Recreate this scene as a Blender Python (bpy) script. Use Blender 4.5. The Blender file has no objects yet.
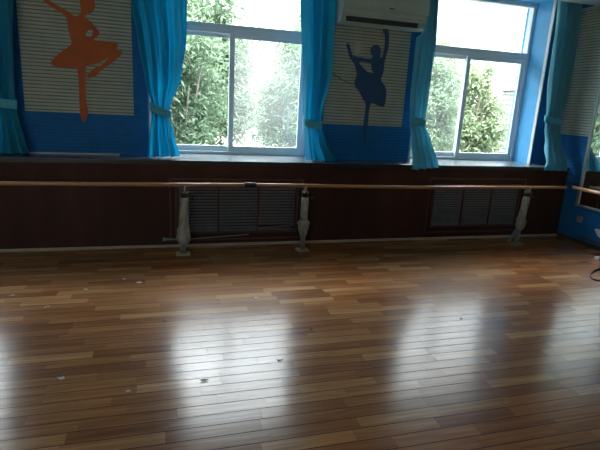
import bpy, bmesh, math, random
from mathutils import Vector, Matrix, Euler
from mathutils.geometry import tessellate_polygon
random.seed(7)
sc = bpy.context.scene
col = sc.collection
PI = math.pi

# ------------------------------------------------------------------ materials
def new_mat(name):
    m = bpy.data.materials.new(name); m.use_nodes = True
    nt = m.node_tree; nt.nodes.clear()
    out = nt.nodes.new('ShaderNodeOutputMaterial')
    return m, nt, out

def N(nt, kind, **kw):
    n = nt.nodes.new(kind)
    for k, v in kw.items():
        if k.startswith('_'): setattr(n, k[1:], v)
    return n

def math_node(nt, op, a, b=None):
    n = nt.nodes.new('ShaderNodeMath'); n.operation = op
    for i, v in enumerate((a, b)):
        if v is None: continue
        if isinstance(v, (int, float)): n.inputs[i].default_value = v
        else: nt.links.new(v, n.inputs[i])
    return n.outputs[0]

def plain(name, c, rough=0.5, metal=0.0, noise=0.12, scale=8.0, bump=0.0, spec=0.5, stretch=(1, 1, 1)):
    m, nt, out = new_mat(name)
    b = nt.nodes.new('ShaderNodeBsdfPrincipled')
    b.inputs['Roughness'].default_value = rough
    b.inputs['Metallic'].default_value = metal
    b.inputs['Specular IOR Level'].default_value = spec
    tc = nt.nodes.new('ShaderNodeTexCoord')
    mp = nt.nodes.new('ShaderNodeMapping'); mp.inputs['Scale'].default_value = stretch
    nt.links.new(tc.outputs['Object'], mp.inputs[0])
    nz = nt.nodes.new('ShaderNodeTexNoise'); nz.inputs['Scale'].default_value = scale; nz.inputs['Detail'].default_value = 4
    nt.links.new(mp.outputs[0], nz.inputs['Vector'])
    r = nt.nodes.new('ShaderNodeValToRGB')
    r.color_ramp.elements[0].position = .3; r.color_ramp.elements[1].position = .7
    r.color_ramp.elements[0].color = (*[x * (1 - noise) for x in c], 1)
    r.color_ramp.elements[1].color = (*[min(1, x * (1 + noise)) for x in c], 1)
    nt.links.new(nz.outputs[0], r.inputs[0]); nt.links.new(r.outputs[0], b.inputs['Base Color'])
    if bump:
        bp = nt.nodes.new('ShaderNodeBump'); bp.inputs['Strength'].default_value = bump; bp.inputs['Distance'].default_value = .01
        nt.links.new(nz.outputs[0], bp.inputs['Height']); nt.links.new(bp.outputs[0], b.inputs['Normal'])
    nt.links.new(b.outputs[0], out.inputs[0])
    return m

def fabric(name, c, trans=.5):
    m, nt, out = new_mat(name)
    d = nt.nodes.new('ShaderNodeBsdfPrincipled'); d.inputs['Base Color'].default_value = (*c, 1); d.inputs['Roughness'].default_value = .5
    t = nt.nodes.new('ShaderNodeBsdfTranslucent')
    tc = nt.nodes.new('ShaderNodeTexCoord')
    mp = nt.nodes.new('ShaderNodeMapping'); mp.inputs['Scale'].default_value = (60, 60, 2)
    nt.links.new(tc.outputs['Object'], mp.inputs[0])
    nz = nt.nodes.new('ShaderNodeTexNoise'); nz.inputs['Scale'].default_value = 1.0
    nt.links.new(mp.outputs[0], nz.inputs['Vector'])
    r = nt.nodes.new('ShaderNodeValToRGB')
    r.color_ramp.elements[0].color = (*[x * .8 for x in c], 1); r.color_ramp.elements[1].color = (*[min(1, x * 1.15) for x in c], 1)
    nt.links.new(nz.outputs[0], r.inputs[0])
    nt.links.new(r.outputs[0], t.inputs[0]); nt.links.new(r.outputs[0], d.inputs['Base Color'])
    mx = nt.nodes.new('ShaderNodeMixShader'); mx.inputs[0].default_value = trans
    nt.links.new(d.outputs[0], mx.inputs[1]); nt.links.new(t.outputs[0], mx.inputs[2])
    nt.links.new(mx.outputs[0], out.inputs[0])
    return m

def glass_mat(name, haze=0.0, top=None):
    """thin pane; haze = share of dried dirt film, noisy; top=(z0,z1) keeps a cleaner band above z0"""
    m, nt, out = new_mat(name)
    tr = nt.nodes.new('ShaderNodeBsdfTransparent'); tr.inputs[0].default_value = (.97, .99, .98, 1)
    gl = nt.nodes.new('ShaderNodeBsdfGlossy'); gl.inputs['Roughness'].default_value = .02
    m1 = nt.nodes.new('ShaderNodeMixShader'); m1.inputs[0].default_value = .06
    nt.links.new(tr.outputs[0], m1.inputs[1]); nt.links.new(gl.outputs[0], m1.inputs[2])
    last = m1.outputs[0]
    if haze:
        tl = nt.nodes.new('ShaderNodeBsdfTranslucent'); tl.inputs[0].default_value = (.9, .95, .95, 1)
        geo = nt.nodes.new('ShaderNodeNewGeometry')
        sep = nt.nodes.new('ShaderNodeSeparateXYZ'); nt.links.new(geo.outputs['Position'], sep.inputs[0])
        nz = nt.nodes.new('ShaderNodeTexNoise'); nz.inputs['Scale'].default_value = 3.0; nz.inputs['Detail'].default_value = 3
        nt.links.new(geo.outputs['Position'], nz.inputs['Vector'])
        mr = nt.nodes.new('ShaderNodeMapRange')
        mr.inputs['From Min'].default_value = 1.25; mr.inputs['From Max'].default_value = 1.95
        mr.inputs['To Min'].default_value = haze * .5; mr.inputs['To Max'].default_value = haze
        w = math_node(nt, 'ADD', sep.outputs[2], math_node(nt, 'MULTIPLY', math_node(nt, 'SUBTRACT', nz.outputs[0], .5), .9))
        nt.links.new(w, mr.inputs['Value'])
        fac = mr.outputs[0]
        if top:
            m2 = nt.nodes.new('ShaderNodeMapRange')
            m2.inputs['From Min'].default_value = top[0]; m2.inputs['From Max'].default_value = top[1]
            m2.inputs['To Min'].default_value = 1; m2.inputs['To Max'].default_value = .15
            nt.links.new(sep.outputs[2], m2.inputs['Value'])
            fac = math_node(nt, 'MULTIPLY', fac, m2.outputs[0])
        mx = nt.nodes.new('ShaderNodeMixShader'); nt.links.new(fac, mx.inputs[0])
        nt.links.new(last, mx.inputs[1]); nt.links.new(tl.outputs[0], mx.inputs[2])
        last = mx.outputs[0]
    nt.links.new(last, out.inputs[0])
    return m

def floor_mat():
    m, nt, out = new_mat('varnished strip wood')
    L = nt.links
    b = nt.nodes.new('ShaderNodeBsdfPrincipled')
    geo = nt.nodes.new('ShaderNodeNewGeometry'); sep = nt.nodes.new('ShaderNodeSeparateXYZ'); L.new(geo.outputs['Position'], sep.inputs[0])
    X, Y = sep.outputs[0], sep.outputs[1]
    ry = math_node(nt, 'DIVIDE', Y, BOARD); row = math_node(nt, 'FLOOR', ry); fy = math_node(nt, 'FRACT', ry)
    w1 = nt.nodes.new('ShaderNodeTexWhiteNoise'); w1.noise_dimensions = '1D'; L.new(row, w1.inputs['W'])
    xs = math_node(nt, 'ADD', math_node(nt, 'DIVIDE', X, .50), math_node(nt, 'MULTIPLY', w1.outputs[0], 9.0))
    pl = math_node(nt, 'FLOOR', xs); fx = math_node(nt, 'FRACT', xs)
    cb = nt.nodes.new('ShaderNodeCombineXYZ'); L.new(row, cb.inputs[0]); L.new(pl, cb.inputs[1])
    w2 = nt.nodes.new('ShaderNodeTexWhiteNoise'); w2.noise_dimensions = '2D'; L.new(cb.outputs[0], w2.inputs['Vector'])
    ramp = nt.nodes.new('ShaderNodeValToRGB'); cr = ramp.color_ramp
    cols = [(0, (.25, .108, .046)), (.3, (.32, .145, .062)), (.6, (.37, .175, .076)), (.85, (.43, .218, .096)), (1, (.52, .29, .138))]
    cr.elements[0].position = 0; cr.elements[0].color = (*cols[0][1], 1); cr.elements[1].position = 1; cr.elements[1].color = (*cols[-1][1], 1)
    for p, c in cols[1:-1]:
        e = cr.elements.new(p); e.color = (*c, 1)
    L.new(w2.outputs[0], ramp.inputs[0])
    # grain, shifted per plank
    vo = nt.nodes.new('ShaderNodeVectorMath'); vo.operation = 'MULTIPLY'; vo.inputs[1].default_value = (2.2, 45, 1); L.new(geo.outputs['Position'], vo.inputs[0])
    va = nt.nodes.new('ShaderNodeVectorMath'); va.operation = 'ADD'; L.new(vo.outputs[0], va.inputs[0])
    vm = nt.nodes.new('ShaderNodeVectorMath'); vm.operation = 'SCALE'; vm.inputs['Scale'].default_value = 40; L.new(w2.outputs['Color'], vm.inputs[0]); L.new(vm.outputs[0], va.inputs[1])
    gz = nt.nodes.new('ShaderNodeTexNoise'); gz.inputs['Scale'].default_value = 1; gz.inputs['Detail'].default_value = 5; L.new(va.outputs[0], gz.inputs['Vector'])
    gm = nt.nodes.new('ShaderNodeMapRange'); gm.inputs['From Min'].default_value = .3; gm.inputs['From Max'].default_value = .7; gm.inputs['To Min'].default_value = .72; gm.inputs['To Max'].default_value = 1.25
    L.new(gz.outputs[0], gm.inputs['Value'])
    mc = nt.nodes.new('ShaderNodeVectorMath'); mc.operation = 'SCALE'; L.new(ramp.outputs[0], mc.inputs[0]); L.new(gm.outputs[0], mc.inputs['Scale'])
    # a reddish worn zone
    wz = nt.nodes.new('ShaderNodeTexNoise'); wz.inputs['Scale'].default_value = .7; L.new(geo.outputs['Position'], wz.inputs['Vector'])
    wr = nt.nodes.new('ShaderNodeMapRange'); wr.inputs['From Min'].default_value = .52; wr.inputs['From Max'].default_value = .68; L.new(wz.outputs[0], wr.inputs['Value'])
    red = nt.nodes.new('ShaderNodeMix'); red.data_type = 'RGBA'; red.blend_type = 'MULTIPLY'; red.inputs[7].default_value = (1.05, .82, .66, 1)
    L.new(wr.outputs[0], red.inputs[0]); L.new(mc.outputs[0], red.inputs[6])
    # gaps
    g1 = math_node(nt, 'LESS_THAN', fy, .055); g2 = math_node(nt, 'LESS_THAN', fx, .0035)
    g = math_node(nt, 'MAXIMUM', g1, math_node(nt, 'MULTIPLY', g2, .6))
    gap = nt.nodes.new('ShaderNodeMix'); gap.data_type = 'RGBA'; gap.inputs[7].default_value = (.02, .009, .005, 1)
    L.new(g, gap.inputs[0]); L.new(red.outputs[2], gap.inputs[6])
    L.new(gap.outputs[2], b.inputs['Base Color'])
    rz = nt.nodes.new('ShaderNodeTexNoise'); rz.inputs['Scale'].default_value = 2.5; rz.inputs['Detail'].default_value = 3; L.new(geo.outputs['Position'], rz.inputs['Vector'])
    rr = nt.nodes.new('ShaderNodeMapRange'); rr.inputs['To Min'].default_value = .14; rr.inputs['To Max'].default_value = .25; L.new(rz.outputs[0], rr.inputs['Value'])
    rg = math_node(nt, 'ADD', rr.outputs[0], math_node(nt, 'MULTIPLY', g, .35))
    L.new(rg, b.inputs['Roughness'])
    bp = nt.nodes.new('ShaderNodeBump'); bp.inputs['Strength'].default_value = .25; bp.inputs['Distance'].default_value = .002
    hh = math_node(nt, 'ADD', math_node(nt, 'SUBTRACT', 1.0, g), math_node(nt, 'MULTIPLY', w2.outputs[0], .3))
    L.new(hh, bp.inputs['Height']); L.new(bp.outputs[0], b.inputs['Normal'])
    L.new(math_node(nt, 'MULTIPLY', math_node(nt, 'SUBTRACT', 1.0, math_node(nt, 'MULTIPLY', g, .85)), SPEC), b.inputs['Specular IOR Level'])
    L.new(b.outputs[0], out.inputs[0])
    return m

def brick_mat():
    m, nt, out = new_mat('white brick')
    b = nt.nodes.new('ShaderNodeBsdfPrincipled'); b.inputs['Roughness'].default_value = .8
    tc = nt.nodes.new('ShaderNodeTexCoord'); br = nt.nodes.new('ShaderNodeTexBrick')
    br.inputs['Scale'].default_value = 1; br.inputs['Brick Width'].default_value = .5; br.inputs['Row Height'].default_value = .14; br.inputs['Mortar Size'].default_value = .015
    br.inputs['Color1'].default_value = (.20, .185, .18, 1); br.inputs['Color2'].default_value = (.18, .165, .16, 1); br.inputs['Mortar'].default_value = (.09, .088, .085, 1)
    mp = nt.nodes.new('ShaderNodeMapping'); sx = nt.nodes.new('ShaderNodeSeparateXYZ'); nt.links.new(tc.outputs['Object'], sx.inputs[0])
    cx = nt.nodes.new('ShaderNodeCombineXYZ'); nt.links.new(math_node(nt, 'ADD', sx.outputs[0], sx.outputs[1]), cx.inputs[0]); nt.links.new(sx.outputs[2], cx.inputs[1])
    nt.links.new(cx.outputs[0], br.inputs['Vector'])
    nt.links.new(br.outputs['Color'], b.inputs['Base Color']); nt.links.new(b.outputs[0], out.inputs[0])
    return m

def leaf_mat(name, c1, c2):
    m, nt, out = new_mat(name)
    geo = nt.nodes.new('ShaderNodeNewGeometry'); nz = nt.nodes.new('ShaderNodeTexNoise'); nz.inputs['Scale'].default_value = 4.0
    nt.links.new(geo.outputs['Position'], nz.inputs['Vector'])
    r = nt.nodes.new('ShaderNodeValToRGB'); r.color_ramp.elements[0].position = .35; r.color_ramp.elements[1].position = .65
    r.color_ramp.elements[0].color = (*c1, 1); r.color_ramp.elements[1].color = (*c2, 1)
    nt.links.new(nz.outputs[0], r.inputs[0])
    d = nt.nodes.new('ShaderNodeBsdfPrincipled'); d.inputs['Roughness'].default_value = .5; nt.links.new(r.outputs[0], d.inputs['Base Color'])
    t = nt.nodes.new('ShaderNodeBsdfTranslucent'); nt.links.new(r.outputs[0], t.inputs[0])
    mx = nt.nodes.new('ShaderNodeMixShader'); mx.inputs[0].default_value = .4
    nt.links.new(d.outputs[0], mx.inputs[1]); nt.links.new(t.outputs[0], mx.inputs[2]); nt.links.new(mx.outputs[0], out.inputs[0])
    return m

BOARD = .094
SPEC = .6
SKY = 30.0
M = dict(
    floor=floor_mat(),
    ceiling=plain('off white ceiling paint', (.42, .50, .50), .8),
    plaster=plain('cream wall paint', (.52, .55, .50), .8),
    blue_wall=plain('bright blue wall paint', (.075, .35, .66), .55, noise=.06),
    blue_siding=plain('deep blue ribbed boards', (.018, .175, .46), .6, spec=.2, noise=.1),
    cream_siding=plain('cream ribbed boards', (.50, .58, .49), .55, noise=.06),
    groove_shade=plain('grey brown painted slat shade', (.25, .26, .20), .7),  # darker than the boards: shade of the rib recesses put into colour
    mahogany=plain('dark mahogany panel', (.062, .026, .020), .6, spec=.22, noise=.25, scale=3, stretch=(1, 1, .25)),
    mahogany_trim=plain('mahogany moulding', (.11, .045, .038), .35, noise=.2, scale=6),
    louvre=plain('dark grey slats', (.17, .17, .19), .4, noise=.15),
    granite=plain('dark polished stone sill', (.075, .095, .11), .25, noise=.3, scale=40),
    sill_edge=plain('dark sill edge', (.02, .03, .032), .4),
    pvc=plain('white window plastic', (.78, .86, .90), .35, noise=.03),
    white_trim=plain('white painted trim', (.66, .68, .68), .5, noise=.05),
    light_wood=plain('pale wood strip', (.50, .42, .30), .5, noise=.2, scale=4, stretch=(1, 8, 8)),
    dark_trim=plain('dark brown skirting', (.07, .055, .045), .45),
    barre=plain('varnished beech rail', (.50, .27, .13), .28, noise=.15, scale=6, stretch=(.3, 6, 6)),
    tape=plain('black joint tape', (.02, .018, .018), .5),
    post=plain('grey painted steel', (.30, .33, .33), .35, noise=.1),
    film=plain('wrinkled grey plastic film', (.38, .39, .33), .4, noise=.35, scale=30, bump=.8, stretch=(1, 1, .4)),
    chrome=plain('bright bare metal', (.6, .62, .62), .25, metal=.8),
    dark_plastic=plain('black plastic', (.02, .02, .022), .4),
    alu=plain('brushed aluminium frame', (.34, .40, .40), .35, metal=.5),
    ac=plain('aged white appliance plastic', (.48, .60, .53), .45, noise=.04),
    ac_dark=plain('dark air outlet', (.035, .055, .065), .4),
    orange=plain('orange foam board', (.52, .125, .032), .7, noise=.06),
    navy=plain('navy blue foam board', (.030, .095, .22), .7, noise=.08),
    curtain=fabric('turquoise satin curtain', (.05, .52, .70), .60),
    curtain_pale=fabric('pale teal satin curtain', (.20, .58, .70), .45),
    tie=fabric('turquoise tie band', (.10, .56, .72), .15),
    glass=glass_mat('clear window glass'),
    dirty=glass_mat('dusty window glass', .062, (2.25, 2.38)),
    misty=glass_mat('lightly dusty window glass', .02),
    leaf=leaf_mat('bamboo leaf green', (.085, .135, .075), (.19, .27, .165)),
    leaf2=leaf_mat('pale yellow green leaf', (.12, .17, .08), (.28, .33, .20)),
    bark=plain('tree bark', (.16, .13, .10), .9, noise=.3, scale=12),
    brick=brick_mat(),
    ground=plain('dry garden soil', (.16, .15, .12), .95, noise=.3, scale=2),
    scrap=plain('torn whitish scrap', (.50, .52, .54), .6, noise=.2, scale=20),
    leaf_dry=plain('dry dark leaf', (.06, .045, .035), .7, noise=.3, scale=20),
    white_plastic=plain('white plastic', (.75, .78, .80), .35, noise=.03),
)
mm, nt, out = new_mat('mirror glass')
g_ = nt.nodes.new('ShaderNodeBsdfGlossy'); g_.inputs['Roughness'].default_value = .01; g_.inputs[0].default_value = (.82, .88, .87, 1)
nt.links.new(g_.outputs[0], out.inputs[0]); M['mirror'] = mm

# ------------------------------------------------------------------ helpers
def tag(o, label=None, cat=None, group=None, kind=None):
    if label: o['label'] = label
    if cat: o['category'] = cat
    if group: o['group'] = group
    if kind: o['kind'] = kind
    return o

def empty(name, loc=(0, 0, 0)):
    o = bpy.data.objects.new(name, None); col.objects.link(o); o.location = loc; o.empty_display_size = .1
    return o

def obj(name, bm, mat, parent=None, smooth=False):
    bmesh.ops.recalc_face_normals(bm, faces=bm.faces)
    me = bpy.data.meshes.new(name); bm.to_mesh(me); bm.free()
    for m in (mat if isinstance(mat, (list, tuple)) else [mat]): me.materials.append(m)
    if smooth:
        for p in me.polygons: p.use_smooth = True
    o = bpy.data.objects.new(name, me); col.objects.link(o)
    if parent:
        o.parent = parent
        me.transform(Matrix.Translation(-world_loc(parent)))
    return o

def world_loc(o):
    v = Vector((0, 0, 0))
    while o: v += o.location; o = o.parent
    return v

def B(): return bmesh.new()

def box(bm, x0, x1, y0, y1, z0, z1, bevel=0, mi=0):
    r = bmesh.ops.create_cube(bm, size=1.0)
    vs = r['verts']
    for v in vs:
        v.co = Vector((x0 + (v.co.x + .5) * (x1 - x0), y0 + (v.co.y + .5) * (y1 - y0), z0 + (v.co.z + .5) * (z1 - z0)))
    fs = set(f for v in vs for f in v.link_faces)
    for f in fs: f.material_index = mi
    if bevel:
        es = list(set(e for v in vs for e in v.link_edges))
        bmesh.ops.bevel(bm, geom=es, offset=bevel, segments=2, affect='EDGES', profile=.5)
    return bm

def tube(bm, pts, rad, seg=14, caps=True, noise=0.0):
    """tube through pts; rad scalar or per-point list"""
    pts = [Vector(p) for p in pts]
    n = len(pts); rings = []
    prev = None
    for i, p in enumerate(pts):
        t = (pts[min(i + 1, n - 1)] - pts[max(i - 1, 0)]).normalized()
        if prev is None:
            a = t.orthogonal().normalized()
        else:
            a = (prev - t * prev.dot(t)).normalized()
        prev = a; b = t.cross(a)
        r = rad[i] if isinstance(rad, (list, tuple)) else rad
        rings.append([bm.verts.new(p + (a * math.cos(2 * PI * k / seg) + b * math.sin(2 * PI * k / seg)) * r * (1 + noise * random.uniform(-1, 1))) for k in range(seg)])
    for i in range(n - 1):
        for k in range(seg):
            bm.faces.new((rings[i][k], rings[i][(k + 1) % seg], rings[i + 1][(k + 1) % seg], rings[i + 1][k]))
    if caps:
        bm.faces.new(rings[0][::-1]); bm.faces.new(rings[-1])
    return bm

def profile_x(bm, prof, x0, x1, mi=0):
    """extrude a closed (y,z) outline along x"""
    a = [bm.verts.new((x0, y, z)) for y, z in prof]; b = [bm.verts.new((x1, y, z)) for y, z in prof]
    n = len(prof)
    fs = [bm.faces.new((a[i], a[(i + 1) % n], b[(i + 1) % n], b[i])) for i in range(n)]
    fs += [bm.faces.new(a[::-1]), bm.faces.new(b)]
    for f in fs: f.material_index = mi
    return bm

# ------------------------------------------------------------------ camera (solved from the room's straight lines)
CAM = Vector((0, -5.567, 1.7))
p_, y_, r_ = [math.radians(a) for a in (14.1625, 16.8062, 3.1593)]
fw = Vector((math.sin(y_) * math.cos(p_), math.cos(y_) * math.cos(p_), -math.sin(p_)))
rt = Vector((math.cos(y_), -math.sin(y_), 0)); up = rt.cross(fw)
rt2 = rt * math.cos(r_) + up * math.sin(r_); up2 = -rt * math.sin(r_) + up * math.cos(r_)
cd = bpy.data.cameras.new('camera'); cam = bpy.data.objects.new('camera', cd); col.objects.link(cam)
cam.matrix_world = Matrix(((rt2.x, up2.x, -fw.x, CAM.x), (rt2.y, up2.y, -fw.y, CAM.y), (rt2.z, up2.z, -fw.z, CAM.z), (0, 0, 0, 1)))
cd.sensor_width = 36; cd.lens = 487.13 / 600 * 36; cd.clip_start = .05; cd.clip_end = 200
sc.camera = cam

# ------------------------------------------------------------------ the room
XL, XR, YF = -4.2, 5.62, -8.2
W, G = .33, .70            # upper wall face, window plane (the panelled ledge front is y = 0)
OPEN = [(-3.60, -1.75), (-.06, 1.885), (3.255, 5.20)]
ZT = 3.22
def struct(name, bm, mat, label=None, **k):
    return tag(obj(name, bm, mat, **k), label=label, kind='structure')

struct('floor', box(B(), XL - .2, XR + .2, YF - .2, .9, -.12, 0), M['floor'], 'glossy brown strip wood dance floor')
struct('ceiling', box(box(B(), XL - .2, XR + .2, YF - .2, 0.0, 3.125, 3.6), XL - .2, XR + .2, 0, .9, 3.42, 3.6), M['ceiling'], 'off white ceiling ending in front of the window wall')
bm = B(); box(bm, XR, XR + .2, YF, .9, 0, 3.6)
struct('wall_right', bm, M['blue_siding'], 'deep blue wall on the right')
struct('wall_left', box(B(), XL - .2, XL, YF, .9, 0, 3.6), M['plaster'], 'plain side wall on the left')
bm = B(); RW = (-3.7, -1.3, .95, 2.6)
box(bm, XL, RW[0], YF - .2, YF, 0, 3.6); box(bm, RW[1], XR, YF - .2, YF, 0, 3.6)
box(bm, RW[0], RW[1], YF - .2, YF, 0, RW[2]); box(bm, RW[0], RW[1], YF - .2, YF, RW[3], 3.6)
struct('wall_front', bm, M['plaster'], 'plain wall behind the camera')
bm = B()
for a, b, c, d in ((RW[0], RW[1], RW[2], RW[2] + .06), (RW[0], RW[1], RW[3] - .06, RW[3])): box(bm, a, b, YF - .14, YF - .07, c, d)
for k in range(3):
    x = RW[0] + k * (RW[1] - RW[0] - .06) / 2; box(bm, x, x + .06, YF - .14, YF - .07, RW[2] + .06, RW[3] - .06)
fill_win = struct('window_4', bm, M['pvc'], 'added window behind the camera, letting in fill light')  # unseen opening added as frontal fill for surfaces facing the camera
obj('pane', box(B(), RW[0] + .05, RW[1] - .05, YF - .106, YF - .105, RW[2] + .05, RW[3] - .05), M['glass'], fill_win)
bm = B()
piers = [(XL, OPEN[0][0]), (OPEN[0][1], OPEN[1][0]), (OPEN[1][1], OPEN[2][0]), (OPEN[2][1], XR)]
for a, b in piers: box(bm, a, b, W, .86, .97, ZT)
box(bm, XL, XR, W, .86, ZT, 3.42)
box(bm, XL, XR, .30, .86, 0, .97)
struct('wall_back', bm, M['blue_wall'], 'blue window wall with deep window reveals')
# mahogany panelled ledge: front sheet with openings behind the two grilles
GR = [(.215, 1.615, .17, .70), (3.50, 4.84, .19, .735)]
bm = B()
cuts = [XL] + [v for g in GR for v in g[:2]] + [XR]
for i in range(0, len(cuts), 2): box(bm, cuts[i], cuts[i + 1], 0, .30, 0, .965)
for g in GR:
    box(bm, g[0], g[1], 0, .30, 0, g[2]); box(bm, g[0], g[1], 0, .30, g[3], .965); box(bm, g[0], g[1], .2, .30, g[2], g[3])
struct('wall_lower', bm, M['mahogany'], 'dark mahogany panelling below the window ledge')
# stone sill
bm = B()
box(bm, XL, XR, -.018, W, .967, 1.004, .004)
for a, b in OPEN: box(bm, a, b, W - .004, G + .02, .967, 1.0035)
struct('trim_1', bm, M['granite'], 'polished stone window ledge running along the wall')
struct('trim_2', box(B(), XL, XR, -.022, -.018, .955, .995), M['sill_edge'], 'dark edge strip of the window ledge')
struct('baseboard_back', box(B(), XL, XR, -.014, 0, 0, .030, .003), M['light_wood'], 'pale wood strip at the foot of the panelling')
struct('baseboard_right', box(B(), XR - .014, XR, YF, -.014, 0, .055, .003), M['dark_trim'], 'dark skirting at the foot of the right wall')
struct('trim_13', box(B(), XL, XR + .2, .86, 1.65, 3.46, 3.6), M['plaster'], 'added unseen overhang outside that blocks steep sky light')  # added out of view to deepen the floor shadow below the ledge
# corner trims of the reveals
for n, (x, o, lab) in enumerate([(-.06, -1, 'white corner strip left of the first window'), (1.885, 1, 'white corner strip right of the first window'),
                                 (3.255, -1, 'white corner strip left of the second window'), (5.20, 1, 'white corner strip right of the second window')]):
    a, b = (x - .012, x + .003) if o < 0 else (x - .003, x + .012)
    struct('trim_%d' % (3 + n), box(B(), a, b, W - .022, W + .03, 1.004, ZT, .003), M['white_trim'], lab)

# ribbed boards on the piers
def ribs(bm, axis, a0, a1, z0, z1, face, pitch=.0367, d=.012, mi=0, sign=-1):
    """horizontal lap ribs between z0 and z1; face = wall plane, sign = towards the room"""
    z = z0; prof = [(0, z0, 0)]
    while z < z1 - .001:
        zz = min(z + pitch, z1)
        prof += [(.1, z + .0006, 3), (.1, z + .0125, mi), (.9, z + .0135, mi), (1, z + .016, mi), (1, zz - .004, mi), (.85, zz - .001, mi)]
        z = zz
    prof += [(0, z1, mi)]
    pts = [(face + sign * (d * a), zc) for a, zc, _ in prof]
    def mk(t, y, zc): return bm.verts.new((t, y, zc)) if axis == 'x' else bm.verts.new((y, t, zc))
    A = [mk(a0, y, zc) for y, zc in pts]; Bv = [mk(a1, y, zc) for y, zc in pts]
    for i in range(len(pts) - 1):
        f = bm.faces.new((A[i], A[i + 1], Bv[i + 1], Bv[i])); f.material_index = prof[i][2] if (prof[i][2] != 3 or mi == 0) else 1

ZB = 1.458
mats = [M['cream_siding'], M['blue_siding'], M['white_trim'], M['groove_shade']]
def pier(name, x0, x1, c0, c1, lab, strip=None):
    bm = B()
    ribs(bm, 'x', x0, x1, 1.03, ZB, W, mi=1)
    ribs(bm, 'x', x0, c0, ZB, 3.35, W, mi=1)
    ribs(bm, 'x', c1, x1, ZB, 3.35, W, mi=1)
    ribs(bm, 'x', c0, c1, ZB + .012, 3.35, W, mi=0)
    box(bm, c0, c1, W - .014, W, ZB - .004, ZB + .012, mi=0)
    box(bm, x0, x1, W - .008, W, 1.004, 1.03, mi=1)
    return struct(name, bm, mats, lab)
pier('trim_7', -1.405, -.085, -1.325, -.233, 'cream over blue ribbed boards on the left pier')
pier('trim_8', 1.91, 3.23, 2.0, 3.095, 'cream over blue ribbed boards on the middle pier')
struct('trim_9', box(B(), -1.315, -.40, W - .030, W - .008, 1.006, 1.022, .002), M['white_trim'], 'thin white strip at the foot of the left pier')
bm = B()
ribs(bm, 'y', -5.0, W, ZB + .012, 3.125, XR, mi=0)
ribs(bm, 'y', -5.0, W, .62, ZB - .004, XR, mi=1)
box(bm, XR - .016, XR, -5.0, W, ZB - .004, ZB + .012, mi=0)
struct('trim_10', bm, mats, 'cream over blue ribbed boards on the right wall')
bm = B(); box(bm, 5.225, 5.60, W - .010, W, 1.006, 3.35, mi=1)
struct('trim_11', bm, mats, 'narrow blue board between second window and corner')
struct('trim_12', box(B(), 5.575, XR - .012, W - .03, W - .010, 1.006, 3.35, .003), M['white_trim'], 'pale strip in the room corner')

# ------------------------------------------------------------------ windows
def window(n, x0, x1, labels, panes):
    root = tag(empty('window_%d' % n, (x0, G, 1.0)), labels, kind='structure')
    f = .045
    bm = B()
    box(bm, x0, x0 + f, G - .035, G + .06, 1.004, ZT, .004); box(bm, x1 - f, x1, G - .035, G + .06, 1.004, ZT, .004)
    box(bm, x0 + f, x1 - f, G - .035, G + .06, 1.004, 1.04, .004); box(bm, x0 + f, x1 - f, G - .035, G + .06, ZT - .06, ZT, .004)
    box(bm, x0 + f, x1 - f, G - .035, G + .06, 2.445, 2.55, .006)
    box(bm, x0 + f, x1 - f, G - .042, G - .033, 2.49, 2.505, .002)
    obj('window_frame', bm, M['pvc'], root)
    def sash(a, b, y, pane):
        s = .062
        bm = B()
        box(bm, a, a + s, y - .016, y + .016, 1.04, 2.445, .004); box(bm, b - s, b, y - .016, y + .016, 1.04, 2.445, .004)
        box(bm, a + s, b - s, y - .016, y + .016, 1.04, 1.108, .004); box(bm, a + s, b - s, y - .016, y + .016, 2.40, 2.445, .004)
        so = obj('sash', bm, M['pvc'], root)
        obj('pane', box(B(), a + s - .005, b - s + .005, y - .003, y - .0025, 1.10, 2.405), M[pane], so)
    mid = x0 + .97
    sash(x0 + f, mid + .03, G + .032, panes[0]); sash(mid - .034, x1 - f, G - .006, panes[1])
    obj('pane', box(B(), x0 + f - .003, x1 - f + .003, G + .01, G + .0105, 2.545, ZT - .055), M['glass'], root)
    return root
window(1, *OPEN[0], 'sliding window beyond the left edge of the picture', ('glass', 'misty'))
window(2, *OPEN[1], 'first sliding window with a dusty right pane', ('glass', 'dirty'))
window(3, *OPEN[2], 'second sliding window near the room corner', ('misty', 'glass'))

# ------------------------------------------------------------------ curtains
def lerp(tab, z):
    tab = sorted(tab)
    if z <= tab[0][0]: return tab[0][1]
    for (a, p), (b, q) in zip(tab, tab[1:]):
        if z <= b:
            t = (z - a) / (b - a); t = t * t * (3 - 2 * t) * .5 + t * .5
            return p + (q - p) * t
    return tab[-1][1]

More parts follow.
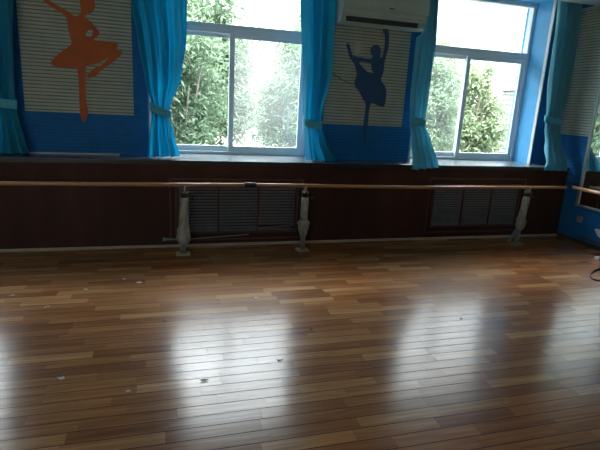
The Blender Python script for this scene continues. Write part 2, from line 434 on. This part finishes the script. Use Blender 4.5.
def curtain(label, Ledge, Redge, ytab, ztop, tie, mat, folds=4, seed=0, tail=None):
    """Ledge/Redge: [(z,x)...] edges of the cloth; tie=(zL,zR) heights of the tieback"""
    rnd = random.Random(seed)
    zb = min(Ledge)[0]
    root = tag(empty('curtain', ((min(Ledge)[1] + min(Redge)[1]) / 2, lerp(ytab, zb), zb)), label, 'curtain', 'tied curtains beside the windows')
    zt = sum(tie) / 2
    bm = B(); nz, nu = 70, 96
    ph = rnd.uniform(0, 6); k2 = rnd.uniform(2.2, 3.4)
    rows = []
    for i in range(nz + 1):
        z = zb + (ztop - zb) * (i / nz) ** 1.15
        L, R = lerp(Ledge, z), lerp(Redge, z); yc = lerp(ytab, z)
        d = abs(z - zt)
        am = min(.048, .020 + .035 * min(1, d / .5))
        row = []
        for j in range(nu + 1):
            u = j / nu
            uu = u + .02 * math.sin(3 * z + ph) * math.sin(PI * u)
            y = yc + am * math.sin(2 * PI * folds * uu + ph + .6 * math.sin(2.1 * z)) + am * .45 * math.sin(2 * PI * folds * k2 * .5 * uu + 1.3 * z)
            zz = z
            if i == 0: zz = z
            # cloth pinches and creases close to the tie
            x = L + (R - L) * u + .004 * math.sin(50 * z + 9 * u * PI) * math.exp(-(d / .18) ** 2)
            if tail and z < tail[0]:
                zz = z + tail[1] * (1 - (z - zb) / (tail[0] - zb)) * u
            x += .012 * math.sin(23 * u + ph) * max(0, 1 - (z - zb) / .25)
            row.append(bm.verts.new((x, y, zz)))
        rows.append(row)
    for i in range(nz):
        for j in range(nu):
            bm.faces.new((rows[i][j], rows[i][j + 1], rows[i + 1][j + 1], rows[i + 1][j]))
    o = obj('drape', bm, mat, root, smooth=True)
    sd = o.modifiers.new('thickness', 'SOLIDIFY'); sd.thickness = .003
    # tieback
    L, R = lerp(Ledge, zt), lerp(Redge, zt); yc = lerp(ytab, zt)
    bm = B(); seg = 40; h = .048
    rx, ry = (R - L) / 2 + .012, .052; cx = (L + R) / 2
    prof = [(0, -h), (.007, -h * .8), (.009, 0), (.007, h * .8), (0, h), (-.003, h * .8), (-.003, -h * .8)]
    rings = []
    for k in range(seg):
        a = 2 * PI * k / seg
        zc = tie[0] + (tie[1] - tie[0]) * (math.cos(a) * .5 + .5) - .012 * math.sin(-a)
        rings.append([bm.verts.new((cx + (rx + p) * math.cos(a), yc + (ry + p) * math.sin(a), zc + q + .003 * math.sin(7 * a))) for p, q in prof])
    for k in range(seg):
        for i in range(len(prof)):
            bm.faces.new((rings[k][i], rings[k][(i + 1) % len(prof)], rings[(k + 1) % seg][(i + 1) % len(prof)], rings[(k + 1) % seg][i]))
    obj('tieback', bm, M['tie'], root, smooth=True)
    return root
CY = .155
CT = 3.36
curtain('turquoise curtain cut off by the left edge of the picture, left of the orange dancer',
        [(CT, -1.92), (1.9, -1.80), (1.52, -1.66), (1.35, -1.70), (1.02, -1.78)],
        [(CT, -1.29), (2.51, -1.315), (2.14, -1.344), (1.76, -1.366), (1.524, -1.376), (1.314, -1.347), (1.16, -1.312), (1.02, -1.275)],
        [(1, CY), (3, CY)], CT, (1.58, 1.52), M['curtain'], 4, 1)
curtain('bright turquoise curtain tied back at the left side of the first window',
        [(CT, -.26), (2.62, -.223), (2.24, -.165), (1.84, -.104), (1.591, -.042), (1.473, -.043), (1.2, -.076), (1.012, -.091)],
        [(CT, .345), (2.68, .341), (2.283, .335), (1.863, .272), (1.601, .168), (1.481, .138), (1.264, .196), (1.012, .262)],
        [(1, CY), (3, CY)], CT, (1.57, 1.49), M['curtain'], 3.6, 2, tail=(1.2, .015))
curtain('turquoise curtain between the first window and the blue dancer',
        [(CT, 1.56), (2.81, 1.596), (2.0, 1.677), (1.609, 1.694), (1.446, 1.719), (1.256, 1.74), (1.012, 1.77)],
        [(CT, 2.04), (2.858, 2.037), (2.03, 2.031), (1.62, 1.939), (1.453, 1.919), (1.264, 2.016), (1.012, 2.15)],
        [(1, CY), (3, CY)], CT, (1.47, 1.44), M['curtain'], 3.2, 3)
curtain('teal curtain at the left side of the second window, hem hanging over the ledge',
        [(CT, 3.205), (2.60, 3.19), (2.56, 3.10), (1.8, 3.11), (1.552, 3.133), (1.3, 3.15), (1.05, 3.12), (.945, 3.107)],
        [(CT, 3.30), (2.99, 3.311), (2.488, 3.36), (1.811, 3.344), (1.547, 3.327), (1.307, 3.396), (1.1, 3.43), (.945, 3.46)],
        [(.94, -.075), (1.06, -.070), (1.3, .08), (1.5, CY), (3, CY)], CT, (1.56, 1.53), M['curtain_pale'], 3.4, 4, tail=(1.1, .035))
curtain('pale teal curtain in the room corner right of the second window',
        [(CT, 5.06), (2.806, 5.10), (2.17, 5.143), (1.666, 5.212), (1.363, 5.225), (1.1, 5.15), (.965, 5.10)],
        [(CT, 5.44), (2.84, 5.468), (2.19, 5.477), (1.677, 5.47), (1.373, 5.50), (.965, 5.51)],
        [(.94, -.075), (1.06, -.070), (1.3, .08), (1.5, CY), (3, CY)], CT, (1.66, 1.62), M['curtain_pale'], 3.4, 5)
bm = B(); tube(bm, [(XL + .05, CY, 3.375), (XR - .05, CY, 3.375)], .012)
for x in (-3.6, -1, .8, 2.6, 4.2, 5.4): tube(bm, [(x, CY, 3.375), (x, CY, 3.42)], .008)
tag(obj('curtain_rail', bm, M['white_trim'], smooth=True), 'long white curtain rail high above the windows', 'curtain rail')

# ------------------------------------------------------------------ dancer cut-outs
def smooth_outline(p, n=4):
    r = []
    m = len(p)
    for i in range(m):
        p0, p1, p2, p3 = p[i - 1], p[i], p[(i + 1) % m], p[(i + 2) % m]
        for k in range(n):
            t = k / n
            r.append(tuple(.5 * (2 * b + (c - a) * t + (2 * a - 5 * b + 4 * c - d) * t * t + (3 * b - a - 3 * c + d) * t ** 3) for a, b, c, d in zip(p0, p1, p2, p3)))
    return r

def cutout(name, outline, hole, mat, label):
    o1, h1 = smooth_outline(outline), smooth_outline(hole)
    loops = [[Vector((x, z, 0)) for x, z in l] for l in (o1, h1)]
    tris = tessellate_polygon(loops); flat = o1 + h1
    bm = B(); y0, y1 = W - .024, W - .0125
    F = [bm.verts.new((x, y0, z)) for x, z in flat]; K = [bm.verts.new((x, y1, z)) for x, z in flat]
    for t in tris:
        try: bm.faces.new([F[i] for i in t]); bm.faces.new([K[i] for i in t][::-1])
        except ValueError: pass
    s = 0
    for l in (o1, h1):
        n = len(l)
        for i in range(n):
            bm.faces.new((F[s + i], F[s + (i + 1) % n], K[s + (i + 1) % n], K[s + i]))
        s += n
    return tag(obj(name, bm, mat), label, 'wall decoration', 'ballerina cut-outs on the ribbed boards')
ORANGE = [(-1.076, 2.562), (-1.05, 2.536), (-0.97, 2.487), (-0.903, 2.446), (-0.863, 2.397), (-0.855, 2.296), (-0.839, 2.209), (-0.833, 2.165), (-0.879, 2.116), (-0.954, 2.061), (-1.016, 1.997), (-1.042, 1.948), (-0.982, 1.919), (-0.813, 1.921), (-0.794, 1.907), (-0.784, 1.78), (-0.788, 1.592), (-0.788, 1.466), (-0.759, 1.355), (-0.708, 1.459), (-0.722, 1.575), (-0.72, 1.763), (-0.71, 1.928), (-0.694, 1.954), (-0.614, 1.975), (-0.522, 2.023), (-0.471, 2.047), (-0.564, 1.958), (-0.605, 1.945), (-0.657, 1.901), (-0.694, 1.847), (-0.68, 1.827), (-0.609, 1.853), (-0.567, 1.907), (-0.437, 2.003), (-0.348, 2.087), (-0.339, 2.129), (-0.386, 2.145), (-0.379, 2.202), (-0.454, 2.211), (-0.612, 2.218), (-0.555, 2.282), (-0.587, 2.344), (-0.666, 2.42), (-0.689, 2.442), (-0.668, 2.469), (-0.614, 2.493), (-0.587, 2.554), (-0.594, 2.611), (-0.601, 2.668), (-0.648, 2.692), (-0.706, 2.666), (-0.729, 2.597), (-0.724, 2.512), (-0.736, 2.462), (-0.785, 2.438), (-0.858, 2.484), (-0.967, 2.535), (-1.021, 2.567), (-1.098, 2.643), (-1.148, 2.703), (-1.168, 2.682), (-1.135, 2.63)]
ORANGE_HOLE = [(-0.691, 2.261), (-0.659, 2.318), (-0.63, 2.327), (-0.618, 2.297), (-0.633, 2.256), (-0.67, 2.238)]
BLUE = [(2.239, 2.405), (2.269, 2.417), (2.302, 2.337), (2.34, 2.281), (2.436, 2.269), (2.573, 2.262), (2.598, 2.299), (2.565, 2.343), (2.574, 2.402), (2.626, 2.43), (2.679, 2.411), (2.701, 2.354), (2.693, 2.3), (2.726, 2.297), (2.74, 2.371), (2.744, 2.463), (2.735, 2.551), (2.702, 2.607), (2.716, 2.652), (2.748, 2.646), (2.783, 2.583), (2.795, 2.467), (2.788, 2.375), (2.761, 2.252), (2.762, 2.16), (2.748, 2.083), (2.735, 2.022), (2.799, 1.947), (2.824, 1.868), (2.823, 1.769), (2.81, 1.707), (2.733, 1.706), (2.64, 1.735), (2.611, 1.684), (2.605, 1.56), (2.605, 1.447), (2.583, 1.225), (2.55, 1.445), (2.554, 1.558), (2.556, 1.719), (2.512, 1.778), (2.455, 1.865), (2.397, 1.923), (2.385, 1.983), (2.403, 2.06), (2.391, 2.119), (2.358, 2.193), (2.301, 2.249), (2.278, 2.306), (2.252, 2.365)]
BLUE_HOLE = [(2.423, 2.218), (2.573, 2.209), (2.601, 2.133), (2.636, 2.094), (2.549, 2.106), (2.463, 2.165)]
cutout('ballerina_cutout', ORANGE, ORANGE_HOLE, M['orange'], 'orange ballerina silhouette with bent raised knee on the left pier')
cutout('ballerina_cutout', BLUE, BLUE_HOLE, M['navy'], 'navy blue ballerina silhouette lifting her leg below the air conditioner')

# ------------------------------------------------------------------ air conditioner
ac = tag(empty('air_conditioner', (2.65, .31, 2.64)), 'white wall air conditioner above the blue dancer', 'air conditioner')
A0, A1 = 2.09, 3.185
bm = B(); profile_x(bm, [(W - .02, 2.95), (.15, 2.95), (.118, 2.93), (.115, 2.775), (.122, 2.765), (.125, 2.735), (.16, 2.705), (.16, 2.645), (.22, 2.625), (W - .02, 2.625)], A0, A1)
obj('body', bm, M['ac'], ac)
bm = B(); profile_x(bm, [(.125, 2.965), (.10, 2.95), (.088, 2.90), (.086, 2.82), (.092, 2.785), (.116, 2.778), (.116, 2.94)], A0 + .004, A1 - .004)
obj('front_panel', bm, M['ac'], ac)
obj('outlet', box(B(), A0 + .06, A1 - .10, .150, .161, 2.645, 2.704), M['ac_dark'], ac)
bm = B(); profile_x(bm, [(.148, 2.712), (.128, 2.722), (.124, 2.718), (.142, 2.700)], A0 + .05, A1 - .05)
obj('air_flap', bm, M['ac'], ac)
obj('display', box(B(), 2.66, 2.72, .083, .0855, 2.812, 2.824), M['dark_plastic'], ac)
bm = B(); tube(bm, [(1.98, .30, 2.10), (2.072, .298, 2.062), (2.153, .298, 2.02), (2.249, .298, 1.973), (2.33, .298, 1.957), (2.38, .298, 1.958)], .0045, 8)
tag(obj('cord', bm, M['dark_plastic'], smooth=True), 'thin dark cord from the curtain to the skirt of the blue dancer', 'cord')
bm = B()
vs = [bm.verts.new((x, y, z)) for y in (W - .0165, W - .0125) for x, z in ((2.345, 2.42), (2.37, 2.45), (2.415, 2.44), (2.44, 2.38), (2.43, 2.32), (2.36, 2.31), (2.335, 2.36))]
bm.faces.new(vs[:7]); bm.faces.new(vs[7:][::-1])
for i in range(7): bm.faces.new((vs[i], vs[(i + 1) % 7], vs[7 + (i + 1) % 7], vs[7 + i]))
tag(obj('sticker', bm, plain('faded pale sticker', (.48, .56, .54), .6)), 'small faded pale sticker above the raised leg of the blue dancer', 'sticker')

# ------------------------------------------------------------------ radiator grilles
def grille(g, label, n, broken):
    x0, x1, z0, z1 = g
    root = tag(empty('radiator_grille', ((x0 + x1) / 2, 0, z0)), label, 'radiator grille', 'grilles set in the mahogany panelling')
    bm = B()   # outer moulding
    o = .085; oz = .10
    for (a, b, c, d) in ((x0 - o, x1 + o, z1 + oz - .018, z1 + oz), (x0 - o, x1 + o, z0 - oz, z0 - oz + .018), (x0 - o, x0 - o + .018, z0 - oz + .018, z1 + oz - .018), (x1 + o - .018, x1 + o, z0 - oz + .018, z1 + oz - .018)):
        box(bm, a, b, -.010, 0, c, d, .003)
    obj('outer_moulding', bm, M['mahogany_trim'], root)
    bm = B(); f = .022
    box(bm, x0 - f, x1 + f, -.012, 0, z1, z1 + f, .003); box(bm, x0 - f, x1 + f, -.012, 0, z0 - f, z0, .003)
    box(bm, x0 - f, x0, -.012, 0, z0, z1, .003); box(bm, x1, x1 + f, -.012, 0, z0, z1, .003)
    w = (x1 - x0) / 3
    for k in (1, 2): box(bm, x0 + k * w - .011, x0 + k * w + .011, -.010, .014, z0, z1, .003)
    obj('inner_frame', bm, M['mahogany_trim'], root)
    for k in range(3):
        a, b = x0 + k * w + .012, x0 + (k + 1) * w - .012
        bm = B(); m = n
        for i in range(m):
            z = z0 + (i + .5) * (z1 - z0) / m
            dz = .0
            if broken and k == 2 and i == 1: 
                # one slat hangs loose at its left end
                vs = [(a, -.002, z - .024), (b, -.002, z + .002), (b, .016, z + .016), (a, .016, z - .012)]
            else:
                vs = [(a, -.003, z - .010), (b, -.003, z - .010), (b, .016, z + .010), (a, .016, z + .010)]
            q = [bm.verts.new(v) for v in vs] + [bm.verts.new((v[0], v[1] + .003, v[2] - .003)) for v in vs]
            bm.faces.new(q[:4]); bm.faces.new(q[4:][::-1])
            for e in range(4): bm.faces.new((q[e], q[(e + 1) % 4], q[4 + (e + 1) % 4], q[4 + e]))
        obj('louvre_panel', bm, M['louvre'], root)
    return root
grille(GR[0], 'dark louvred radiator grille under the first window', 15, True)
grille(GR[1], 'dark louvred radiator grille under the second window', 17, False)
hp = tag(empty('heating_pipe', (.05, -.03, .10)), 'thin pale heating pipe running behind the left barre post', 'pipe')
bm = B(); tube(bm, [(.12, -.035, .103), (.355, -.035, .10), (.75, -.032, .12), (1.02, -.028, .134), (1.04, .0, .135)], [.007, .006, .006, .005, .005]); obj('pipe', bm, M['post'], hp, smooth=True)
bm = B(); tube(bm, [(.05, -.035, .103), (.085, -.035, .103)], .020, 12); tube(bm, [(.085, -.035, .103), (.13, -.035, .103)], .014, 12); tube(bm, [(.065, -.06, .103), (.065, .0, .103)], .012, 10)
obj('valve', bm, M['post'], hp, smooth=False)

# ------------------------------------------------------------------ ballet barre along the windows
BY = -.30
br = tag(empty('ballet_barre', (1.8, BY, 0)), 'long wooden ballet barre on grey posts in front of the windows', 'ballet barre')
def rail(pts): 
    bm = B(); q = []
    for (a, b) in zip(pts, pts[1:]):
        for k in range(6): q.append(tuple(a[i] + (b[i] - a[i]) * k / 6 for i in range(3)))
    q.append(pts[-1]); tube(bm, q, .0195, 20)
    return obj('rail', bm, M['barre'], br, smooth=True)
rail([(-3.4, BY, .788), (-1.4, BY, .784), (.2, BY, .780), (.985, BY, .781)])
rail([(.985, BY, .781), (1.6, BY, .778), (2.4, BY, .768), (3.3, BY, .762), (4.5, BY, .766), (5.33, BY, .768)])
bm = B(); tube(bm, [(.93, BY, .781), (.99, BY, .781), (1.055, BY, .781)], [.028, .0295, .028], 20); obj('joint_sleeve', bm, M['tape'], br, smooth=True)
def post(x, tilt, zt, style, label):
    p = obj('post', B() if False else tube(B(), [(x, BY, .02), (x + tilt * .5, BY, zt * .5), (x + tilt, BY, zt - .05)], .030, 20), M['post'], br, smooth=True)
    p['label'] = label
    bm = B(); box(bm, x - .075, x + .075, BY - .07, BY + .07, .002, .014, .004)
    for dx in (-.055, .055):
        for dy in (-.045, .045): tube(bm, [(x + dx, BY + dy, .012), (x + dx, BY + dy, .022)], .009, 6)
    obj('base_plate', bm, M['light_wood'] if style == 0 else M['post'], p)
    xt = x + tilt
    bm = B(); tube(bm, [(xt, BY, zt - .085), (xt, BY, zt - .02)], .040, 20); obj('clamp_collar', bm, M['dark_plastic'], p, smooth=True)
    bm = B(); box(bm, xt - .010, xt + .010, BY - .038, BY - .028, zt - .03, .775, .003); box(bm, xt - .010, xt + .010, BY + .028, BY + .038, zt - .03, .775, .003)
    box(bm, xt - .034, xt + .034, BY - .038, BY + .038, zt - .035, zt - .02, .003)
    tube(bm, [(xt, BY, zt - .02), (xt, BY, .752)], .016, 14)
    obj('bracket', bm, M['chrome'], p)
    bm = B(); tube(bm, [(xt + .03, BY - .01, zt - .10), (xt + .075, BY - .02, zt - .10)], .008, 10); tube(bm, [(xt + .072, BY - .02, zt - .10), (xt + .095, BY - .024, zt - .10)], .020, 12)
    obj('knob', bm, M['dark_plastic'], p)
    return p
def film(p, pts, rads, seg=26, amp=.10):
    bm = B(); tube(bm, pts, rads, seg, noise=amp)
    return obj('plastic_wrap', bm, M['film'], p, smooth=True)
def zs(x, t, zt, zz): return [(x + t * z / zt, BY, z) for z in zz]
P1 = post(.262, .02, .73, 0, 'left post of the barre, fully wrapped in wrinkled film')
z = [.13, .16, .20, .24, .28, .32, .37, .43, .50, .57, .64]
film(P1, zs(.262, .02, .73, z), [.050, .068, .074, .070, .064, .056, .048, .050, .047, .043, .046])
P2 = post(1.635, .0, .73, 0, 'middle post of the barre with film hanging like a skirt')
film(P2, zs(1.635, .0, .73, [.19, .22, .26, .30, .34, .37]), [.040, .044, .058, .064, .074, .046], amp=.16)
film(P2, zs(1.635, .0, .73, [.37, .42, .5, .58, .64]), [.042, .043, .042, .044, .042], amp=.05)
P3 = post(4.66, .055, .735, 1, 'right post of the barre, leaning, with a slanted brace')
film(P3, zs(4.66, .055, .735, [.20, .24, .28, .32, .36, .42]), [.038, .052, .060, .058, .048, .044], amp=.2)
film(P3, zs(4.66, .055, .735, [.42, .5, .58, .63]), [.046, .045, .046, .045], amp=.05)
bm = B(); tube(bm, [(4.53, BY, .025), (4.672, BY, .22)], .022, 14); obj('brace', bm, M['post'], P3, smooth=True)

# ------------------------------------------------------------------ right wall: barre, mirror, socket, trunking
wb = tag(empty('wall_barre', (5.46, -.12, .75)), 'short view of a shiny wooden barre on the right wall in front of the mirror', 'ballet barre')
bm = B(); q = [(5.45, -.30 - .3 * k, .771) for k in range(14)]; tube(bm, q, .0225, 20); obj('rail', bm, M['barre'], wb, smooth=True)
for y in (-1.2, -3.2):
    bm = B(); tube(bm, [(5.45, y, .755), (5.45, y, .70), (5.53, y, .69), (XR - .02, y, .69)], .009, 10); tube(bm, [(XR - .022, y, .69), (XR - .016, y, .69)], .03, 14)
    obj('bracket', bm, M['chrome'], wb, smooth=True)
mr = tag(empty('wall_mirror', (XR, -1.7, .5)), 'large framed mirror on the right wall behind the short barre', 'mirror')
m0, m1, mz0, mz1 = -3.2, -.265, .505, 2.09
xf0, xf1 = XR - .045, XR - .013
bm = B()
box(bm, xf0, xf1, m1 - .038, m1, mz0, mz1, .005); box(bm, xf0, xf1, m0, m0 + .05, mz0, mz1, .005)
box(bm, xf0, xf1, m0 + .05, m1 - .038, mz0, mz0 + .03, .005); box(bm, xf0, xf1, m0 + .05, m1 - .038, mz1 - .04, mz1, .005)
obj('frame', bm, M['alu'], mr)
obj('mirror_glass', box(B(), XR - .028, XR - .018, m0 + .045, m1 - .034, mz0 + .026, mz1 - .035), M['mirror'], mr)
so = tag(empty('wall_socket', (XR, -.345, .335)), 'grey wall socket low on the right wall below the mirror corner', 'socket')
obj('cover_plate', box(B(), XR - .010, XR, -.395, -.300, .29, .375, .003), plain('greyed socket plastic', (.26, .30, .32), .4), so)
bm = B()
for dy, dz in ((-.012, 0), (.012, 0), (0, .018)): box(bm, XR - .0115, XR - .0095, -.3475 + dy - .003, -.3475 + dy + .003, .3325 + dz - .006, .3325 + dz + .006)
obj('socket_holes', bm, M['dark_plastic'], so)
tag(obj('cable_trunking', box(B(), XR - .020, XR, -3.0, -.36, .085, .115, .003), plain('dull blue grey trunking', (.07, .10, .12), .4)), 'thin blue grey cable trunking low on the right wall', 'trunking')
ap = tag(empty('power_adapter', (XR, -.72, .24)), 'white plug adapter at the right picture edge, low on the blue wall', 'adapter')
bm = B(); vs0 = [(-.645, .275), (-.79, .275), (-.79, .175), (-.72, .19), (-.68, .235)]
a = [bm.verts.new((XR - .05, y, z)) for y, z in vs0]; b = [bm.verts.new((XR, y, z)) for y, z in vs0]
bm.faces.new(a); bm.faces.new(b[::-1])
for i in range(5): bm.faces.new((a[i], a[(i + 1) % 5], b[(i + 1) % 5], b[i]))
bmesh.ops.bevel(bm, geom=list(bm.edges), offset=.004, segments=2, affect='EDGES')
obj('housing', bm, M['white_plastic'], ap)
bm = B(); tube(bm, [(XR - .03, -.80, .178), (XR - .035, -.81, .10), (XR - .05, -.86, .02), (XR - .10, -.95, .008), (5.50, -1.08, .008)], .005, 8); obj('lead', bm, M['white_plastic'], ap, smooth=True)

# cable loop and power strip on the floor, cut by the frame
bm = B(); pts = [(5.45, -1.27, .008), (5.2, -1.31, .008), (4.942, -1.387, .009), (4.813, -1.439, .009), (4.70, -1.50, .009), (4.60, -1.58, .009), (4.535, -1.66, .009), (4.535, -1.715, .009), (4.60, -1.735, .010), (4.75, -1.69, .012), (4.95, -1.60, .009), (5.2, -1.56, .009), (5.4, -1.60, .009)]
sp = [p for p in smooth_outline([p for p in pts], 5)][:-5]
tube(bm, sp[:len(pts) * 5 - 9], .0085, 8); tag(obj('cable', bm, M['dark_plastic'], smooth=True), 'loop of dark cable lying on the floor at the right edge', 'cable')
ps = tag(empty('power_strip', (5.38, -1.07, 0)), 'white power strip on the floor by the right wall, cut by the picture edge', 'power strip')
bm = B(); box(bm, 5.215, 5.50, -1.105, -1.045, .002, .035, .006); obj('body', bm, M['white_plastic'], ps)
bm = B()
for x in (5.30, 5.38, 5.46): obj('outlet', box(B(), x - .012, x + .012, -1.087, -1.063, .0345, .0365), M['dark_plastic'], ps)

# ------------------------------------------------------------------ scraps on the floor
SC = [(-.861, -1.558, .05, 's', 'large pale scrap on the floor near the left edge'),
      (-.611, -1.221, .04, 's', 'pale scrap on the floor left of the curled one'),
      (-.175, -1.112, .05, 's', 'curled whitish scrap on the floor, largest in front of the left post'),
      (-.312, -1.001, .035, 's', 'small pale scrap behind the curled whitish one'),
      (.257, -2.853, .05, 'l', 'dry dark leaf lying in the bright window reflection'),
      (-.572, -2.667, .05, 's', 'pale scrap in the lower left of the floor'),
      (.041, -1.96, .035, 's', 'small upright looking pale scrap in the middle of the floor'),
      (.821, -1.633, .05, 's', 'pale scrap on the floor in front of the first grille'),
      (.776, -2.708, .035, 's', 'thin scrap at the right top corner of the bright reflection'),
      (1.121, -2.303, .02, 'l', 'tiny dark crumb on the floor right of the bright reflection'),
      (2.441, -2.326, .03, 'l', 'dark crumb in the floor reflection of the second window'),
      (-.185, -2.883, .035, 's', 'thin pale scrap left of the dry leaf'),
      (-1.18, -1.271, .04, 's', 'pale scrap nearest the left edge of the floor')]
for i, (x, y, r, kind, lab) in enumerate(SC):
    rnd = random.Random(50 + i); bm = B(); n = 9; r *= .62
    top = []; bot = []
    for k in range(n):
        a = 2 * PI * k / n; rr = r * rnd.uniform(.45, 1.0)
        px, py = x + rr * math.cos(a), y + rr * math.sin(a) * (.6 if kind == 's' else .35)
        z = .003 + rnd.uniform(0, .010) * (rr / r)
        top.append(bm.verts.new((px, py, z + .0015))); bot.append(bm.verts.new((px, py, z)))
    ct = bm.verts.new((x, y, .004)); cb = bm.verts.new((x, y, .0015))
    for k in range(n):
        bm.faces.new((ct, top[k], top[(k + 1) % n])); bm.faces.new((cb, bot[(k + 1) % n], bot[k]))
        bm.faces.new((top[k], bot[k], bot[(k + 1) % n], top[(k + 1) % n]))
    tag(obj('floor_scrap' if kind == 's' else 'dry_leaf', bm, M['scrap'] if kind == 's' else M['leaf_dry']), lab, 'scrap' if kind == 's' else 'leaf', 'litter on the dance floor')

# ------------------------------------------------------------------ outside
struct('ground', box(B(), -30, 40, .9, 45, -.5, -.3), M['ground'], 'garden ground outside the windows')
def leaf_mesh(name, n, rx, ry, rz, seed, ll, lw, mat):
    rnd = random.Random(seed); V = []; F = []
    cl = []
    for k in range(60):
        while True:
            p = Vector((rnd.uniform(-1, 1), rnd.uniform(-1, 1), rnd.uniform(-1, 1)))
            if p.length < 1: break
        cl.append(Vector((p.x * rx * .85, p.y * ry * .85, p.z * rz * .9)))
    for i in range(n):
        c = cl[rnd.randrange(60)]
        s = .42
        p = c + Vector((rnd.gauss(0, s * rx * .35), rnd.gauss(0, s * ry * .35), rnd.gauss(0, s * rz * .25)))
        d = Vector((rnd.gauss(0, 1), rnd.gauss(0, 1), rnd.gauss(-.5, .7))).normalized()
        w = d.orthogonal(); w.rotate(Matrix.Rotation(rnd.uniform(0, 6.28), 3, d)); w.normalize()
        l = ll * rnd.uniform(.6, 1.3); q = lw * rnd.uniform(.7, 1.2)
        nn = d.cross(w) * l * .12
        b = len(V)
        V += [p, p + d * l * .45 + w * q + nn, p + d * l, p + d * l * .45 - w * q + nn]
        F.append((b, b + 1, b + 2, b + 3))
    me = bpy.data.meshes.new(name); me.from_pydata([tuple(v) for v in V], [], F); me.materials.append(mat)
    return me
cm1 = leaf_mesh('crown', 15000, 1.05, .8, 1.7, 3, .15, .020, M['leaf'])
cm2 = leaf_mesh('crown', 11000, 1.05, .8, 1.5, 4, .16, .034, M['leaf2'])
TREES = [  # x, y, crown centre z, scale, mesh, label
    (.45, 4.4, 1.55, 1.0, cm1, 'dense bamboo-like tree in the clear left pane of the first window'),
    (2.75, 4.5, 1.45, .95, cm1, 'leafy tree behind the dusty right pane of the first window'),
    (1.3, 8.0, 1.9, 1.6, cm1, 'taller tree standing back behind the left pane of the first window'),
    (4.5, 8.2, 1.9, 1.5, cm1, 'taller tree standing back behind the right pane of the first window'),
    (5.75, 4.2, 1.40, .88, cm1, 'leafy tree behind the dusty left pane of the second window'),
    (7.75, 5.6, 1.55, .92, cm2, 'pale yellow-green tree in the right pane of the second window'),
    (8.2, 9.9, 1.7, 1.45, cm2, 'pale tree farther back behind the left pane of the second window'),
    (11.3, 13.5, 2.0, 1.7, cm2, 'pale tree farther back behind the right pane of the second window'),
    (-3.2, 5.2, 1.6, 1.1, cm1, 'tree outside the window beyond the left picture edge'),
]
for i, (x, y, zc, s, me, lab) in enumerate(TREES):
    root = tag(empty('garden_tree', (x, y, -.3)), lab, 'tree', 'trees outside the windows')
    o = bpy.data.objects.new('crown', me); col.objects.link(o); o.parent = root
    o.location = (0, 0, zc + .3); o.scale = (s, s, s); o.rotation_euler = (0, 0, i * 2.4)
    rnd = random.Random(i); bm = B()
    for k in range(5):
        a = rnd.uniform(0, 6.28); e = Vector((math.cos(a) * .7, math.sin(a) * .5, rnd.uniform(zc + .3, zc + 1.4)))
        tube(bm, [(.08 * math.cos(a), .08 * math.sin(a), 0), (.2 * math.cos(a), .2 * math.sin(a), zc * .5), tuple(e)], [.05, .035, .012], 8)
    me2 = bpy.data.meshes.new('trunk'); bmesh.ops.recalc_face_normals(bm, faces=bm.faces); bm.to_mesh(me2); bm.free(); me2.materials.append(M['bark'])
    t = bpy.data.objects.new('trunk', me2); col.objects.link(t); t.parent = root
bd = tag(empty('brick_building', (11.6, 6.6, -.3)), 'white brick building at the right edge of the second window', 'building')
obj('wall', box(B(), 9.9, 13.5, 6.0, 7.2, -.3, 2.35), M['brick'], bd)
obj('roof', box(B(), 9.85, 13.6, 5.95, 7.25, 2.35, 2.45, .01), M['white_trim'], bd)

# ------------------------------------------------------------------ light: overcast daylight
w = bpy.data.worlds.new('overcast sky'); sc.world = w; w.use_nodes = True
nt = w.node_tree; nt.nodes.clear()
wo = nt.nodes.new('ShaderNodeOutputWorld'); bg = nt.nodes.new('ShaderNodeBackground')
bg.inputs['Strength'].default_value = SKY
tc = nt.nodes.new('ShaderNodeTexCoord'); sp_ = nt.nodes.new('ShaderNodeSeparateXYZ'); nt.links.new(tc.outputs['Generated'], sp_.inputs[0])
cr = nt.nodes.new('ShaderNodeValToRGB'); e = cr.color_ramp.elements
e[0].position = 0; e[0].color = (.115, .125, .13, 1)
e[1].position = 1; e[1].color = (1, 1, 1, 1)
for p, v in ((.42, .165), (.485, .27), (.54, .75), (.60, 1.0)):
    q = e.new(p); q.color = (v * .90, v * .97, v * 1.04, 1)
nt.links.new(sp_.outputs[2], cr.inputs[0]); nt.links.new(cr.outputs[0], bg.inputs[0]); nt.links.new(bg.outputs[0], wo.inputs[0])

# ------------------------------------------------------------------ view
sc.view_settings.view_transform = 'Standard'; sc.view_settings.look = 'None'
sc.view_settings.exposure = 0.0; sc.view_settings.gamma = 1.0; sc.view_settings.use_curve_mapping = False
cy = sc.cycles
cy.use_denoising = True
try: cy.denoiser = 'OPENIMAGEDENOISE'
except Exception: pass
cy.max_bounces = 10; cy.diffuse_bounces = 6; cy.glossy_bounces = 4; cy.transparent_max_bounces = 16; cy.transmission_bounces = 6
cy.sample_clamp_indirect = 8; cy.caustics_reflective = True; cy.blur_glossy = .5
